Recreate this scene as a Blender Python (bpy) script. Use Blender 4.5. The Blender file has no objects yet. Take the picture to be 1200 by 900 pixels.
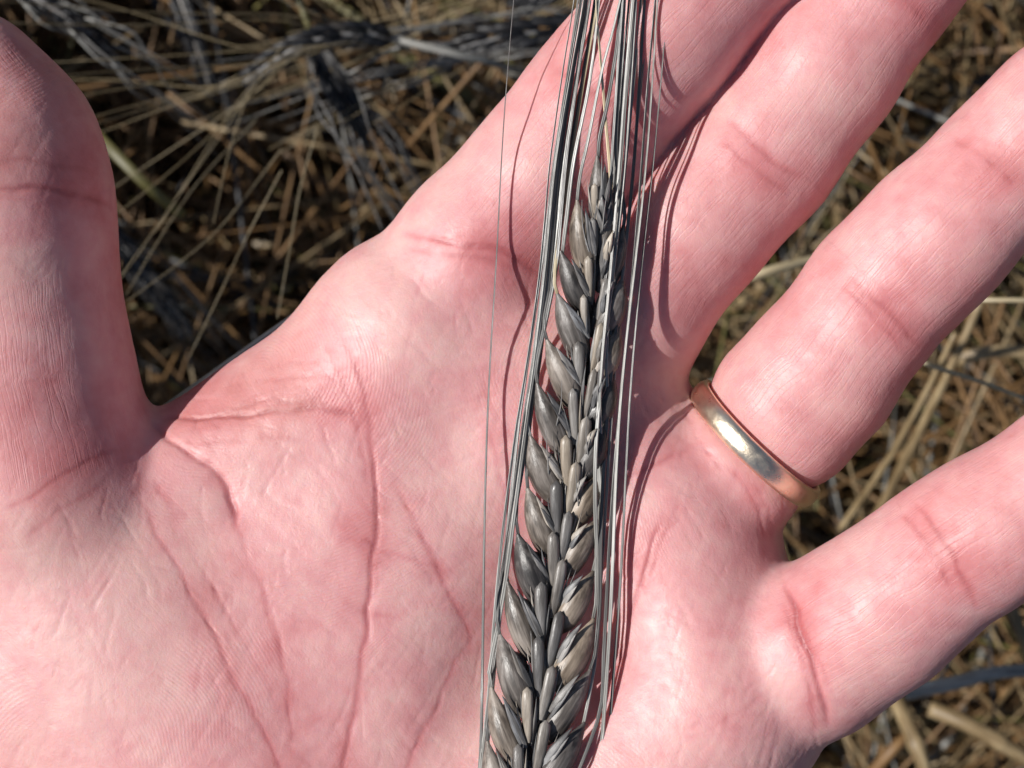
import bpy, math, random
import numpy as np
from mathutils import Vector, Matrix

scene = bpy.context.scene
R = math.radians

# ---------------------------------------------------------------- camera, sky, sun
HAND_H = 0.80            # height of the palm above the soil, metres
CAM_D = 200.0            # mm from the lens down to the palm
PX = 0.11                # mm per photograph pixel at the palm
cam_d = bpy.data.cameras.new('camera')
cam = bpy.data.objects.new('camera', cam_d)
scene.collection.objects.link(cam)
cam.location = (0, 0, HAND_H + CAM_D / 1000)
cam.rotation_euler = (0, 0, 0)
cam_d.sensor_width = 36.0
cam_d.lens = 36.0 * CAM_D / (1200 * PX)
cam_d.clip_start = 0.005
cam_d.clip_end = 400.0
cam_d.dof.use_dof = True
cam_d.dof.focus_distance = 0.193
cam_d.dof.aperture_fstop = 36.0
scene.camera = cam

SUN = Vector((-0.69, 0.13, 0.71)).normalized()      # towards the sun
elev = math.asin(SUN.z)
azim = math.atan2(SUN.x, SUN.y)                      # from +Y towards +X
world = bpy.data.worlds.new('World')
scene.world = world
world.use_nodes = True
wn = world.node_tree
wn.nodes.clear()
sky = wn.nodes.new('ShaderNodeTexSky')
sky.sky_type = 'NISHITA'
sky.sun_disc = False
sky.sun_elevation = elev
sky.sun_rotation = azim
bg = wn.nodes.new('ShaderNodeBackground')
bg.inputs['Strength'].default_value = 0.058
wo = wn.nodes.new('ShaderNodeOutputWorld')
wn.links.new(sky.outputs[0], bg.inputs['Color'])
wn.links.new(bg.outputs[0], wo.inputs['Surface'])

sun_d = bpy.data.lights.new('sun', 'SUN')
sun_d.energy = 4.9
sun_d.angle = R(0.53)
sun_d.color = (1.0, 0.965, 0.92)
sun = bpy.data.objects.new('sun', sun_d)
scene.collection.objects.link(sun)
sun.location = (-1, 1, 3)
sun.rotation_euler = SUN.to_track_quat('Z', 'Y').to_euler()

vs = scene.view_settings
vs.view_transform = 'Standard'
vs.look = 'None'
vs.gamma = 1.0
vs.use_curve_mapping = False
vs.exposure = 0.05
scene.cycles.max_bounces = 6
scene.cycles.diffuse_bounces = 3
scene.cycles.glossy_bounces = 3
scene.cycles.adaptive_threshold = 0.02

# ---------------------------------------------------------------- helpers
rng = random.Random(7)
nrg = np.random.default_rng(11)

def W(px, py, z=0.0):
    """photograph pixel and height above the palm plane (mm) -> mm position."""
    k = PX * (CAM_D - z) / CAM_D
    return np.array([(px - 600) * k, (450 - py) * k, z])

def to_m(P):
    Q = np.asarray(P, dtype=np.float64) / 1000.0
    Q = Q.copy()
    Q[..., 2] += HAND_H
    return Q

def link(o):
    scene.collection.objects.link(o)
    return o

def tag(o, label=None, cat=None, group=None, kind=None):
    if label: o['label'] = label
    if cat: o['category'] = cat
    if group: o['group'] = group
    if kind: o['kind'] = kind
    return o

def empty(name, loc_m):
    o = bpy.data.objects.new(name, None)
    o.location = loc_m
    o.empty_display_size = 0.01
    return link(o)

def mesh_from(name, V, F, mats, smooth=True, mat_idx=None):
    me = bpy.data.meshes.new(name)
    V = np.asarray(V, dtype=np.float32)
    F = np.asarray(F, dtype=np.int32)
    if F.ndim == 2:
        k = F.shape[1]
        me.vertices.add(len(V))
        me.vertices.foreach_set('co', V.ravel())
        me.loops.add(F.size)
        me.loops.foreach_set('vertex_index', F.ravel())
        me.polygons.add(len(F))
        me.polygons.foreach_set('loop_start', np.arange(0, F.size, k, dtype=np.int32))
        if mat_idx is not None:
            me.polygons.foreach_set('material_index', np.asarray(mat_idx, dtype=np.int32))
        me.polygons.foreach_set('use_smooth', np.full(len(F), smooth, dtype=bool))
        me.update(calc_edges=True)
    for m in (mats if isinstance(mats, (list, tuple)) else [mats]):
        me.materials.append(m)
    return me

def add_attr(me, name, arr, typ):
    a = me.attributes.new(name, typ, 'POINT')
    a.data.foreach_set('vector' if typ == 'FLOAT_VECTOR' else 'value', np.asarray(arr, dtype=np.float32).ravel())

def spline(pts, n):
    """Catmull-Rom through pts (k,d) -> n samples evenly spaced by arc length."""
    P = np.asarray(pts, dtype=np.float64)
    if len(P) == 2:
        t = np.linspace(0, 1, n)[:, None]
        return P[0] * (1 - t) + P[1] * t
    Q = np.vstack([2 * P[0] - P[1], P, 2 * P[-1] - P[-2]])
    out = []
    m = 14
    for i in range(1, len(Q) - 2):
        p0, p1, p2, p3 = Q[i - 1], Q[i], Q[i + 1], Q[i + 2]
        for t in np.linspace(0, 1, m, endpoint=False):
            out.append(0.5 * (2 * p1 + (p2 - p0) * t + (2 * p0 - 5 * p1 + 4 * p2 - p3) * t * t + (3 * p1 - p0 - 3 * p2 + p3) * t ** 3))
    out.append(Q[-2])
    out = np.array(out)
    s = np.concatenate([[0], np.cumsum(np.linalg.norm(np.diff(out, axis=0), axis=1))])
    u = np.linspace(0, s[-1], n)
    return np.stack([np.interp(u, s, out[:, k]) for k in range(P.shape[1])], 1)

def sweep(path, radii, sides=8, flat=1.0, up=(0, 0, 1), section=None, twist=0.0, cap=True):
    """tube along path (n,3); radii (n,); section: list of (a,b) factors; returns V, F (quads, ends capped with degenerate-free fans as quads)."""
    P = np.asarray(path, float)
    n = len(P)
    T = np.gradient(P, axis=0)
    T /= np.linalg.norm(T, axis=1)[:, None] + 1e-12
    U = np.tile(np.asarray(up, float), (n, 1))
    if abs(T[0] @ U[0]) > 0.95:
        U[:] = (1, 0, 0)
    A = np.cross(T, U); A /= np.linalg.norm(A, axis=1)[:, None] + 1e-12
    B = np.cross(A, T)
    if section is None:
        th = np.linspace(0, 2 * np.pi, sides, endpoint=False)
        sec = np.stack([np.cos(th), np.sin(th) * flat], 1)
    else:
        sec = np.asarray(section, float); sides = len(sec)
    tw = np.linspace(0, twist, n)
    V = []
    for i in range(n):
        c, s = math.cos(tw[i]), math.sin(tw[i])
        a = A[i] * c + B[i] * s
        b = -A[i] * s + B[i] * c
        V.append(P[i] + radii[i] * (sec[:, :1] * a + sec[:, 1:] * b))
    V = np.vstack(V)
    i = np.arange(n - 1)[:, None] * sides
    j = np.arange(sides)[None]
    j2 = (j + 1) % sides
    F = np.stack([i + j, i + j2, i + sides + j2, i + sides + j], -1).reshape(-1, 4)
    if cap and sides % 2 == 0:
        for base, flip in ((0, True), ((n - 1) * sides, False)):
            for k in range(sides // 2 - 1):
                q = [base + k, base + k + 1, base + sides - 2 - k, base + sides - 1 - k]
                F = np.vstack([F, q[::-1] if flip else q])
    return V, F

# ---------------------------------------------------------------- materials
def new_mat(name):
    m = bpy.data.materials.new(name)
    m.use_nodes = True
    nt = m.node_tree
    b = nt.nodes['Principled BSDF']
    return m, nt, b

def nd(nt, typ, **kw):
    n = nt.nodes.new(typ)
    for k, v in kw.items():
        setattr(n, k, v)
    return n

def setin(n, **kw):
    for k, v in kw.items():
        n.inputs[k].default_value = v
    return n

def ramp(nt, fac, stops, interp='LINEAR'):
    r = nt.nodes.new('ShaderNodeValToRGB')
    r.color_ramp.interpolation = interp
    el = r.color_ramp.elements
    el[0].position, el[0].color = stops[0][0], (*stops[0][1], 1)
    el[1].position, el[1].color = stops[-1][0], (*stops[-1][1], 1)
    for p, c in stops[1:-1]:
        e = el.new(p); e.color = (*c, 1)
    nt.links.new(fac, r.inputs[0])
    return r.outputs[0]

def math_n(nt, op, a, b=None, c=None, clamp=False):
    n = nt.nodes.new('ShaderNodeMath'); n.operation = op; n.use_clamp = clamp
    for i, v in enumerate((a, b, c)):
        if v is None: continue
        if isinstance(v, (int, float)): n.inputs[i].default_value = v
        else: nt.links.new(v, n.inputs[i])
    return n.outputs[0]

def mix_c(nt, fac, a, b, blend='MIX'):
    n = nt.nodes.new('ShaderNodeMix'); n.data_type = 'RGBA'; n.blend_type = blend
    for sock, v in ((n.inputs[0], fac), (n.inputs[6], a), (n.inputs[7], b)):
        if isinstance(v, (int, float)): sock.default_value = v
        elif isinstance(v, tuple): sock.default_value = (*v, 1)
        else: nt.links.new(v, sock)
    return n.outputs[2]

def noise(nt, vec, scale, detail=3.0, rough=0.55, dist=0.0):
    n = nt.nodes.new('ShaderNodeTexNoise')
    n.inputs['Scale'].default_value = scale
    n.inputs['Detail'].default_value = detail
    n.inputs['Roughness'].default_value = rough
    n.inputs['Distortion'].default_value = dist
    if vec is not None: nt.links.new(vec, n.inputs['Vector'])
    return n.outputs['Fac']

def mapping(nt, vec, scale=(1, 1, 1), rot=(0, 0, 0), loc=(0, 0, 0)):
    n = nt.nodes.new('ShaderNodeMapping')
    n.inputs['Scale'].default_value = scale
    n.inputs['Rotation'].default_value = rot
    n.inputs['Location'].default_value = loc
    nt.links.new(vec, n.inputs['Vector'])
    return n.outputs[0]

def bump(nt, height, strength, dist, prev=None):
    n = nt.nodes.new('ShaderNodeBump')
    n.inputs['Strength'].default_value = strength
    n.inputs['Distance'].default_value = dist
    nt.links.new(height, n.inputs['Height'])
    if prev is not None: nt.links.new(prev, n.inputs['Normal'])
    return n.outputs[0]

# ================================================================ the hand
def skin_material():
    m, nt, b = new_mat('skin')
    L = nt.links
    tc = nd(nt, 'ShaderNodeTexCoord').outputs['Object']
    flush = nd(nt, 'ShaderNodeAttribute', attribute_name='flush').outputs['Fac']        # blood under the skin
    ridge = nd(nt, 'ShaderNodeAttribute', attribute_name='ridge').outputs['Fac']        # where friction ridges show
    wv = nd(nt, 'ShaderNodeAttribute', attribute_name='ridge_co').outputs['Vector']
    n2 = noise(nt, tc, 420, 2, 0.6)
    f = math_n(nt, 'ADD', flush, math_n(nt, 'MULTIPLY', math_n(nt, 'SUBTRACT', n2, 0.5), 0.42))
    c = ramp(nt, f, [(0.0, (0.70, 0.42, 0.395)), (0.30, (0.645, 0.315, 0.315)), (0.60, (0.56, 0.21, 0.215)), (1.0, (0.43, 0.12, 0.125))])
    yel = nd(nt, 'ShaderNodeAttribute', attribute_name='sallow').outputs['Fac']
    c = mix_c(nt, yel, c, (0.66, 0.44, 0.345))
    L.new(c, b.inputs['Base Color'])
    b.inputs['Subsurface Weight'].default_value = 0.5
    b.inputs['Subsurface Radius'].default_value = (1.0, 0.38, 0.22)
    b.inputs['Subsurface Scale'].default_value = 0.0028
    b.inputs['Specular IOR Level'].default_value = 0.5
    w = nt.nodes.new('ShaderNodeTexWave')
    w.wave_type = 'BANDS'; w.bands_direction = 'X'; w.wave_profile = 'SIN'
    w.inputs['Scale'].default_value = 0.314
    w.inputs['Distortion'].default_value = 2.2
    w.inputs['Detail'].default_value = 1.0
    w.inputs['Detail Scale'].default_value = 0.9
    L.new(wv, w.inputs['Vector'])
    rid = math_n(nt, 'MULTIPLY', w.outputs['Fac'], ridge)
    lco = nd(nt, 'ShaderNodeAttribute', attribute_name='line_co').outputs['Vector']     # mm across and along the skin's grain
    ln = nt.nodes.new('ShaderNodeTexNoise'); ln.noise_dimensions = '2D'
    ln.inputs['Scale'].default_value = 1.0; ln.inputs['Detail'].default_value = 1.0; ln.inputs['Roughness'].default_value = 0.6
    L.new(lco, ln.inputs['Vector'])
    li = math_n(nt, 'MINIMUM', math_n(nt, 'MULTIPLY', math_n(nt, 'ABSOLUTE', math_n(nt, 'SUBTRACT', ln.outputs['Fac'], 0.5)), 12.0), 0.6)
    lwt = nd(nt, 'ShaderNodeAttribute', attribute_name='line_w').outputs['Fac']
    li = math_n(nt, 'MULTIPLY', math_n(nt, 'SUBTRACT', li, 0.6), lwt)
    gr = noise(nt, tc, 2400, 2, 0.7)
    spk = math_n(nt, 'MAXIMUM', math_n(nt, 'SUBTRACT', noise(nt, mapping(nt, tc, loc=(.3, .1, .7)), 1500, 1, 0.5), 0.62), 0.0)
    gr = math_n(nt, 'ADD', gr, math_n(nt, 'MULTIPLY', spk, 1.6))
    h = math_n(nt, 'ADD', math_n(nt, 'MULTIPLY', rid, 0.14), math_n(nt, 'MULTIPLY', gr, 0.55))
    h = math_n(nt, 'ADD', h, math_n(nt, 'MULTIPLY', li, 0.50))
    nrm = bump(nt, h, 0.55, 0.00015)
    L.new(nrm, b.inputs['Normal'])
    L.new(math_n(nt, 'ADD', math_n(nt, 'MULTIPLY', n2, 0.26), 0.36), b.inputs['Roughness'])
    return m

SKIN = skin_material()

def node(px, py, z, r):
    return (W(px, py, z), r)

# bone chains: photograph position of the joint, its height above the palm plane, flesh radius (mm)
FINGERS = {
    'index': [node(486, 403, -13, 12.3), node(566, 296, -9.5, 11.0), node(640, 206, -7.5, 9.9), node(708, 118, -6, 9.8), node(778, 35, -4, 9.6), node(853, -45, -2, 8.6), node(908, -102, 0, 8.3), node(968, -165, 2, 6.8)],
    'middle': [node(650, 478, -14, 12.4), node(736, 360, -10.5, 10.1), node(815, 263, -9, 9.5), node(892, 180, -7.5, 9.5), node(964, 82, -6, 9.3), node(1040, -20, -4, 8.7), node(1099, -95, -3, 8.2), node(1159, -170, 0, 6.7)],
    'ring': [node(770, 615, -13, 12.2), node(876, 529, -9, 9.1), node(958, 440, -6, 9.5), node(1033, 342, -3, 9.0), node(1100, 274, -1, 8.9), node(1180, 194, 1, 8.3), node(1245, 128, 3, 8.1), node(1310, 63, 5, 6.7)],
    'pinky': [node(838, 800, -9, 12.6), node(950, 764, -2, 10.2), node(1030, 714, 3, 9.3), node(1105, 656, 6, 8.5), node(1165, 616, 8, 8.2), node(1255, 552, 11, 7.4), node(1310, 510, 13, 7.1), node(1370, 465, 15, 5.8)],
}
THUMB = [node(110, 720, -10, 15.6), node(55, 575, -7, 14.8), node(22, 430, -4, 13.6), node(6, 310, -2, 12.9), node(3, 232, 0, 12.5), node(-8, 172, 2, 11.7), node(-40, 96, 4, 9.2)]
PALM = [  # pairs of nodes
    (node(486, 403, -13, 12.3), node(270, 980, -14, 15)),
    (node(650, 478, -14, 12.4), node(330, 1020, -15, 15.5)),
    (node(770, 615, -13, 12.2), node(390, 1060, -16, 15.5)),
    (node(838, 800, -10, 12.6), node(450, 1100, -15, 15)),
    (node(486, 403, -13, 12.3), node(650, 478, -14, 12.4)),
    (node(650, 478, -14, 12.4), node(770, 615, -13, 12.2)),
    (node(770, 615, -13, 12.2), node(838, 800, -10, 12.6)),
    (node(345, 1060, -17, 19), node(240, 1260, -19, 21)),
    (node(405, 1095, -17, 18), node(330, 1260, -19, 20)),
    (node(270, 1260, -19, 22), node(150, 1640, -26, 27)),
    (node(600, 322, -12, 9.5), node(735, 350, -13, 9.5)),
    (node(500, 640, -13, 13), node(440, 880, -13, 14)),
    # thenar mass
    (node(110, 720, -10.5, 15), node(250, 1000, -12, 17.5)),
    (node(170, 700, -11, 14.5), node(330, 960, -11, 16)),
    (node(20, 800, -12, 15), node(200, 1100, -15, 19)),
    # hypothenar mass
    (node(800, 830, -8, 14), node(540, 1080, -11, 18)),
]
WEB = [(node(100, 640, -9, 11), node(339, 516, -13, 12.0)), (node(339, 516, -13, 12.0), node(486, 403, -13, 12.3)),
       (node(140, 700, -10, 12), node(390, 620, -13, 13)), (node(170, 780, -10, 13), node(450, 760, -13, 13.5))]
# soft pads and hollows: position, spread (mm), height (mm, + raises the skin)
BUMPS = [
    (W(640, 760, 0), 14.0, -2.0), (W(690, 520, 0), 9.0, -1.6),
    (W(800, 690, 0), 10.0, 1.6), (W(860, 860, 0), 12.0, 1.2),
    (W(150, 760, 0), 18.0, 0.6), (W(330, 720, 0), 14.0, 1.2), (W(700, 330, 0), 7.0, -1.8),
]

def round_cone(P, a, b, r1, r2):
    ba = (b - a).astype(np.float32)
    l2 = float(ba @ ba)
    rr = r1 - r2
    a2 = l2 - rr * rr
    il2 = 1.0 / l2
    pa = P - a.astype(np.float32)
    y = pa @ ba
    z = y - l2
    y2 = y * y * l2
    x2 = np.maximum(l2 * l2 * np.einsum('ij,ij->i', pa, pa) - y2, 1e-6)
    z2 = z * z * l2
    k = math.copysign(1, rr) * rr * rr * x2
    d = (np.sqrt(x2 * a2 * il2) + y * rr) * il2 - r1
    c1 = np.sign(z) * a2 * z2 > k
    c2 = np.sign(y) * a2 * y2 < k
    d = np.where(c1, np.sqrt(x2 + z2) * il2 - r2, d)
    d = np.where(~c1 & c2, np.sqrt(x2 + y2) * il2 - r1, d)
    return d

def smin(a, b, k):
    h = np.maximum(k - np.abs(a - b), 0.0) / k
    return np.minimum(a, b) - h * h * h * k / 6.0

def chain_sdf(P, ch, k):
    d = None
    for (a, r1), (b, r2) in zip(ch[:-1], ch[1:]):
        c = round_cone(P, a, b, r1, r2)
        d = c if d is None else smin(d, c, k)
    return d

def hand_sdf(P):
    P = P.astype(np.float32)
    palm = None
    for (a, b) in PALM:
        c = round_cone(P, a[0], b[0], a[1], b[1])
        palm = c if palm is None else smin(palm, c, 13.0)
    web = None
    for (a, b) in WEB:
        c = round_cone(P, a[0], b[0], a[1], b[1])
        web = c if web is None else smin(web, c, 6.0)
    palm = smin(palm, web, 9.0)
    for c, s, h in BUMPS:
        e = P[:, :2] - c[:2].astype(np.float32)
        palm = palm - h * np.exp(-np.einsum('ij,ij->i', e, e) / (s * s)) * (P[:, 2] > -18)
    thumb = chain_sdf(P, THUMB, 8.0)
    d = smin(palm, thumb, 5.5)
    base = palm
    for nme, ch in FINGERS.items():
        f = chain_sdf(P, ch, 7.0)
        d = smin(d, smin(base, f, 4.0), 0.9)
    return d

def surface_nets(h):
    lo = np.array([-92.0, -128.0, -50.0]); hi = np.array([104.0, 78.0, 50.0])
    n = ((hi - lo) / h).astype(int) // 4 * 4 + 4
    cg = [lo[k] + (np.arange(n[k] // 4) + 0.5) * 4 * h - h * 0.5 for k in range(3)]
    C = np.stack(np.meshgrid(*cg, indexing='ij'), -1).reshape(-1, 3)
    cd = hand_sdf(C).reshape([len(g) for g in cg])
    near = np.abs(cd) < 4 * h * 0.87 + 0.6
    big = np.where(cd > 0, 10.0, -10.0).astype(np.float32)
    D = np.repeat(np.repeat(np.repeat(big, 4, 0), 4, 1), 4, 2)
    M = np.repeat(np.repeat(np.repeat(near, 4, 0), 4, 1), 4, 2)
    idx = np.argwhere(M)
    pts = lo + idx * h
    vals = np.empty(len(pts), np.float32)
    for s in range(0, len(pts), 400000):
        vals[s:s + 400000] = hand_sdf(pts[s:s + 400000])
    D[M] = vals
    S = D < 0
    nx, ny, nz = S.shape
    cnt = np.zeros((nx - 1, ny - 1, nz - 1), np.int8)
    for a in (0, 1):
        for b_ in (0, 1):
            for c in (0, 1):
                cnt += S[a:nx - 1 + a, b_:ny - 1 + b_, c:nz - 1 + c]
    act = np.argwhere((cnt > 0) & (cnt < 8))
    vid = -np.ones(cnt.shape, np.int32)
    vid[act[:, 0], act[:, 1], act[:, 2]] = np.arange(len(act))
    acc = np.zeros((len(act), 3)); num = np.zeros(len(act))
    corners = [(a, b_, c) for a in (0, 1) for b_ in (0, 1) for c in (0, 1)]
    for i, ca in enumerate(corners):
        for cb in corners[i + 1:]:
            if sum(abs(ca[k] - cb[k]) for k in range(3)) != 1: continue
            da = D[act[:, 0] + ca[0], act[:, 1] + ca[1], act[:, 2] + ca[2]]
            db = D[act[:, 0] + cb[0], act[:, 1] + cb[1], act[:, 2] + cb[2]]
            x = (da < 0) != (db < 0)
            t = np.where(x, da / np.where(da == db, 1, da - db), 0)
            p = np.array(ca)[None] + t[:, None] * (np.array(cb) - np.array(ca))[None]
            acc[x] += p[x]; num[x] += 1
    V = lo + (act + acc / num[:, None]) * h
    F = []
    for ax in range(3):
        u, v = (ax + 1) % 3, (ax + 2) % 3
        sl0 = [slice(None)] * 3; sl1 = [slice(None)] * 3
        sl0[ax] = slice(0, -1); sl1[ax] = slice(1, None)
        e = np.argwhere(S[tuple(sl0)] != S[tuple(sl1)])
        e = e[(e[:, u] > 0) & (e[:, v] > 0) & (e[:, u] < n[u] - 1) & (e[:, v] < n[v] - 1)]
        ins = S[e[:, 0], e[:, 1], e[:, 2]]
        q = []
        for (du, dv) in ((-1, -1), (0, -1), (0, 0), (-1, 0)):
            w_ = e.copy(); w_[:, u] += du; w_[:, v] += dv
            q.append(vid[w_[:, 0], w_[:, 1], w_[:, 2]])
        q = np.stack(q, 1)
        q[~ins] = q[~ins][:, ::-1]
        F.append(q)
    F = np.vstack(F)
    F = F[(F >= 0).all(1)]
    return V, F

def sdf_grad(P, e=0.25):
    K = np.array([(1, -1, -1), (-1, -1, 1), (-1, 1, -1), (1, 1, 1)], float)
    g = np.zeros_like(P); m = np.zeros(len(P))
    for s in range(0, len(P), 300000):
        q = P[s:s + 300000]
        for k in K:
            d = hand_sdf(q + k * e)
            g[s:s + 300000] += k * d[:, None]
            m[s:s + 300000] += d * 0.25
    nr = np.linalg.norm(g, axis=1)
    return m, g / (nr[:, None] + 1e-9), nr / (4 * e)

def project(V, it=1):
    for _ in range(it):
        d, g, sl = sdf_grad(V)
        V = V - g * (d / np.maximum(sl, 0.5))[:, None]
    return V

def subdivide(V, F, N):
    """one quad split; new points follow the curvature given by the normals."""
    E = np.sort(np.concatenate([F[:, [0, 1]], F[:, [1, 2]], F[:, [2, 3]], F[:, [3, 0]]]), 1)
    key = E[:, 0].astype(np.int64) * len(V) + E[:, 1]
    uk, inv = np.unique(key, return_inverse=True)
    a, b = uk // len(V), uk % len(V)
    nv, ne, nf = len(V), len(uk), len(F)
    def mid(a, b):
        n = N[a] + N[b]; n /= np.linalg.norm(n, axis=1)[:, None] + 1e-9
        k = np.einsum('ij,ij->i', N[b] - N[a], V[b] - V[a]) / 8
        return (V[a] + V[b]) / 2 + n * k[:, None], n
    em, en = mid(a, b)
    c1, n1 = mid(F[:, 0], F[:, 2]); c2, n2 = mid(F[:, 1], F[:, 3])
    cn = n1 + n2; cn /= np.linalg.norm(cn, axis=1)[:, None] + 1e-9
    V2 = np.vstack([V, em, (c1 + c2) / 2]); N2 = np.vstack([N, en, cn])
    e = inv.reshape(4, nf).T + nv
    c = np.arange(nf) + nv + ne
    F2 = np.concatenate([np.stack([F[:, 0], e[:, 0], c, e[:, 3]], 1), np.stack([e[:, 0], F[:, 1], e[:, 1], c], 1),
                         np.stack([c, e[:, 1], F[:, 2], e[:, 2]], 1), np.stack([e[:, 3], c, e[:, 2], F[:, 3]], 1)])
    return V2, F2, N2

# ---- value noise on vertices
_lat = nrg.random((64, 64, 64)).astype(np.float32)
def vnoise(P):
    P = np.asarray(P, np.float32)
    i = np.floor(P).astype(np.int32); f = P - i
    f = f * f * (3 - 2 * f)
    i &= 63; j = (i + 1) & 63
    def g(a, b, c): return _lat[a, b, c]
    x0, y0, z0 = i.T; x1, y1, z1 = j.T
    fx, fy, fz = f.T
    a = g(x0, y0, z0) * (1 - fx) + g(x1, y0, z0) * fx
    b = g(x0, y1, z0) * (1 - fx) + g(x1, y1, z0) * fx
    c = g(x0, y0, z1) * (1 - fx) + g(x1, y0, z1) * fx
    d = g(x0, y1, z1) * (1 - fx) + g(x1, y1, z1) * fx
    return (a * (1 - fy) + b * fy) * (1 - fz) + (c * (1 - fy) + d * fy) * fz
def fbm(P, o=3):
    t = 0; a = 0.5; P = np.asarray(P, np.float32)
    for k in range(o):
        t = t + a * vnoise(P * (2.03 ** k) + 17.3 * k); a *= 0.5
    return t / (1 - 0.5 ** o)
def sstep(x, a, b):
    t = np.clip((x - a) / (b - a), 0, 1)
    return t * t * (3 - 2 * t)

# palm creases read along the photograph: points, half width mm, depth mm, redness
CREASES = [
    ([(385, 372), (420, 445), (436, 520), (441, 600), (436, 680), (426, 760), (415, 830), (402, 905), (380, 1000)], 0.75, 0.60, .9),
    ([(372, 390), (402, 450), (424, 520), (432, 590)], 0.45, 0.25, .4),
    ([(150, 562), (198, 648), (244, 728), (276, 800), (318, 880), (345, 960)], 0.60, 0.38, .8),
    ([(228, 538), (264, 588), (290, 650), (311, 704), (332, 782), (350, 900)], 0.50, 0.32, .6),
    ([(180, 560), (215, 630), (262, 710), (300, 780), (345, 860)], 0.40, 0.22, .4),
    ([(205, 497), (250, 487), (300, 486), (350, 478), (400, 484), (440, 497)], 0.60, 0.45, .9),
    ([(172, 490), (190, 505), (222, 527), (252, 552), (267, 583), (276, 622)], 0.75, 1.3, .6),
    ([(188, 492), (225, 489), (262, 489), (300, 490)], 0.4, 0.9, .9),
    ([(262, 480), (320, 470), (372, 474), (420, 490)], 0.45, 0.3, .6),
    ([(266, 452), (320, 446), (380, 440), (425, 446)], 0.4, 0.24, .3),
    ([(290, 432), (330, 428), (376, 424)], 0.35, 0.2, .2),
    ([(205, 512), (255, 516), (310, 512), (372, 520)], 0.4, 0.22, .4),
    ([(462, 560), (478, 600), (500, 640), (525, 690), (545, 735), (556, 765)], 0.55, 0.35, .7),
    ([(556, 750), (532, 785), (508, 835), (490, 868), (474, 905), (450, 960)], 0.5, 0.32, .7),
    ([(500, 690), (540, 660), (590, 640)], 0.35, 0.15, .2),
    ([(395, 628), (440, 640), (490, 655), (530, 672)], 0.4, 0.2, .4),
    ([(400, 705), (440, 720), (480, 728)], 0.4, 0.2, .3),
    ([(440, 725), (480, 760), (520, 800)], 0.35, 0.16, .2),
    ([(465, 275), (510, 282), (556, 288), (600, 300), (645, 332)], 0.8, 0.5, 1.0),
    ([(470, 290), (520, 296), (570, 304), (610, 320)], 0.45, 0.25, .5),
    ([(505, 300), (495, 340), (480, 400), (470, 450)], 0.35, 0.14, .2),
    ([(545, 325), (535, 370), (540, 420)], 0.3, 0.12, .2),
    ([(600, 520), (575, 470), (570, 420)], 0.4, 0.2, .4),
    ([(570, 500), (585, 540), (598, 600), (600, 640)], 0.5, 0.25, .6),
    ([(780, 600), (764, 640), (756, 670), (745, 710), (735, 745), (722, 780), (708, 815), (698, 850)], 0.7, 0.45, .9),
    ([(800, 580), (775, 640), (760, 690)], 0.4, 0.25, .4),
    ([(700, 560), (730, 560), (770, 545), (815, 520)], 0.6, 0.3, .6),
    ([(918, 672), (932, 722), (948, 768), (960, 805), (970, 832), (973, 856)], 0.7, 1.2, 1.0),
    ([(908, 700), (928, 740), (944, 790), (955, 830), (960, 872)], 0.45, 0.35, .5),
    ([(925, 690), (944, 740), (962, 780), (980, 815)], 0.4, 0.28, .4),
    ([(965, 700), (985, 720), (1005, 735)], 0.3, 0.16, .2),
    ([(800, 478), (812, 500), (826, 530), (850, 560)], 0.5, 0.3, .5),
    ([(850, 545), (880, 580), (893, 620), (900, 660)], 0.5, 0.3, .5),
    ([(880, 560), (898, 600), (906, 640)], 0.4, 0.25, .4),
    ([(800, 835), (840, 825), (880, 790)], 0.3, 0.16, .3),
    ([(800, 868), (830, 855), (870, 830), (905, 812)], 0.3, 0.18, .3),
    ([(800, 858), (850, 832)], 0.3, 0.14, .3),
    ([(-20, 221), (40, 221), (75, 226), (110, 236), (140, 246)], 0.8, 0.55, 1.0),
    ([(-20, 188), (30, 187), (80, 196), (120, 206)], 0.5, 0.25, .5),
    ([(-20, 232), (40, 233), (90, 240)], 0.4, 0.2, .3),
    ([(0, 600), (40, 580), (90, 545), (140, 525)], 0.5, 0.28, .8),
    ([(20, 640), (70, 600), (130, 560)], 0.4, 0.2, .5),
    ([(0, 452), (50, 446), (100, 430)], 0.4, 0.2, .3),
    ([(80, 600), (100, 680), (115, 750)], 0.35, 0.14, .2),
    ([(60, 650), (85, 700), (100, 780)], 0.3, 0.12, .2),
    ([(180, 560), (190, 580), (225, 610)], 0.35, 0.2, .5),
    ([(255, 553), (268, 583), (276, 610)], 0.4, 0.25, .6),
    # joints of the fingers (cross creases)
    ([(838, 138), (872, 160), (905, 185), (945, 215)], 0.6, 0.24, .7),
    ([(832, 160), (868, 185), (900, 208), (930, 230)], 0.5, 0.2, .6),
    ([(990, 318), (1020, 345), (1050, 372), (1085, 410)], 0.6, 0.26, .7),
    ([(978, 330), (1005, 352), (1038, 385), (1070, 420)], 0.5, 0.2, .5),
    ([(1066, 585), (1090, 612), (1110, 645), (1135, 690), (1150, 720)], 0.6, 0.26, .9),
    ([(1050, 598), (1078, 625), (1098, 660), (1118, 700)], 0.45, 0.2, .6),
    ([(640, 70), (690, 100), (740, 140), (770, 160)], 0.6, 0.25, .6),
    ([(1115, 155), (1150, 185), (1195, 225)], 0.6, 0.25, .6),
    ([(1020, -25), (1055, 0), (1095, 30)], 0.6, 0.25, .6),
]
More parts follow.
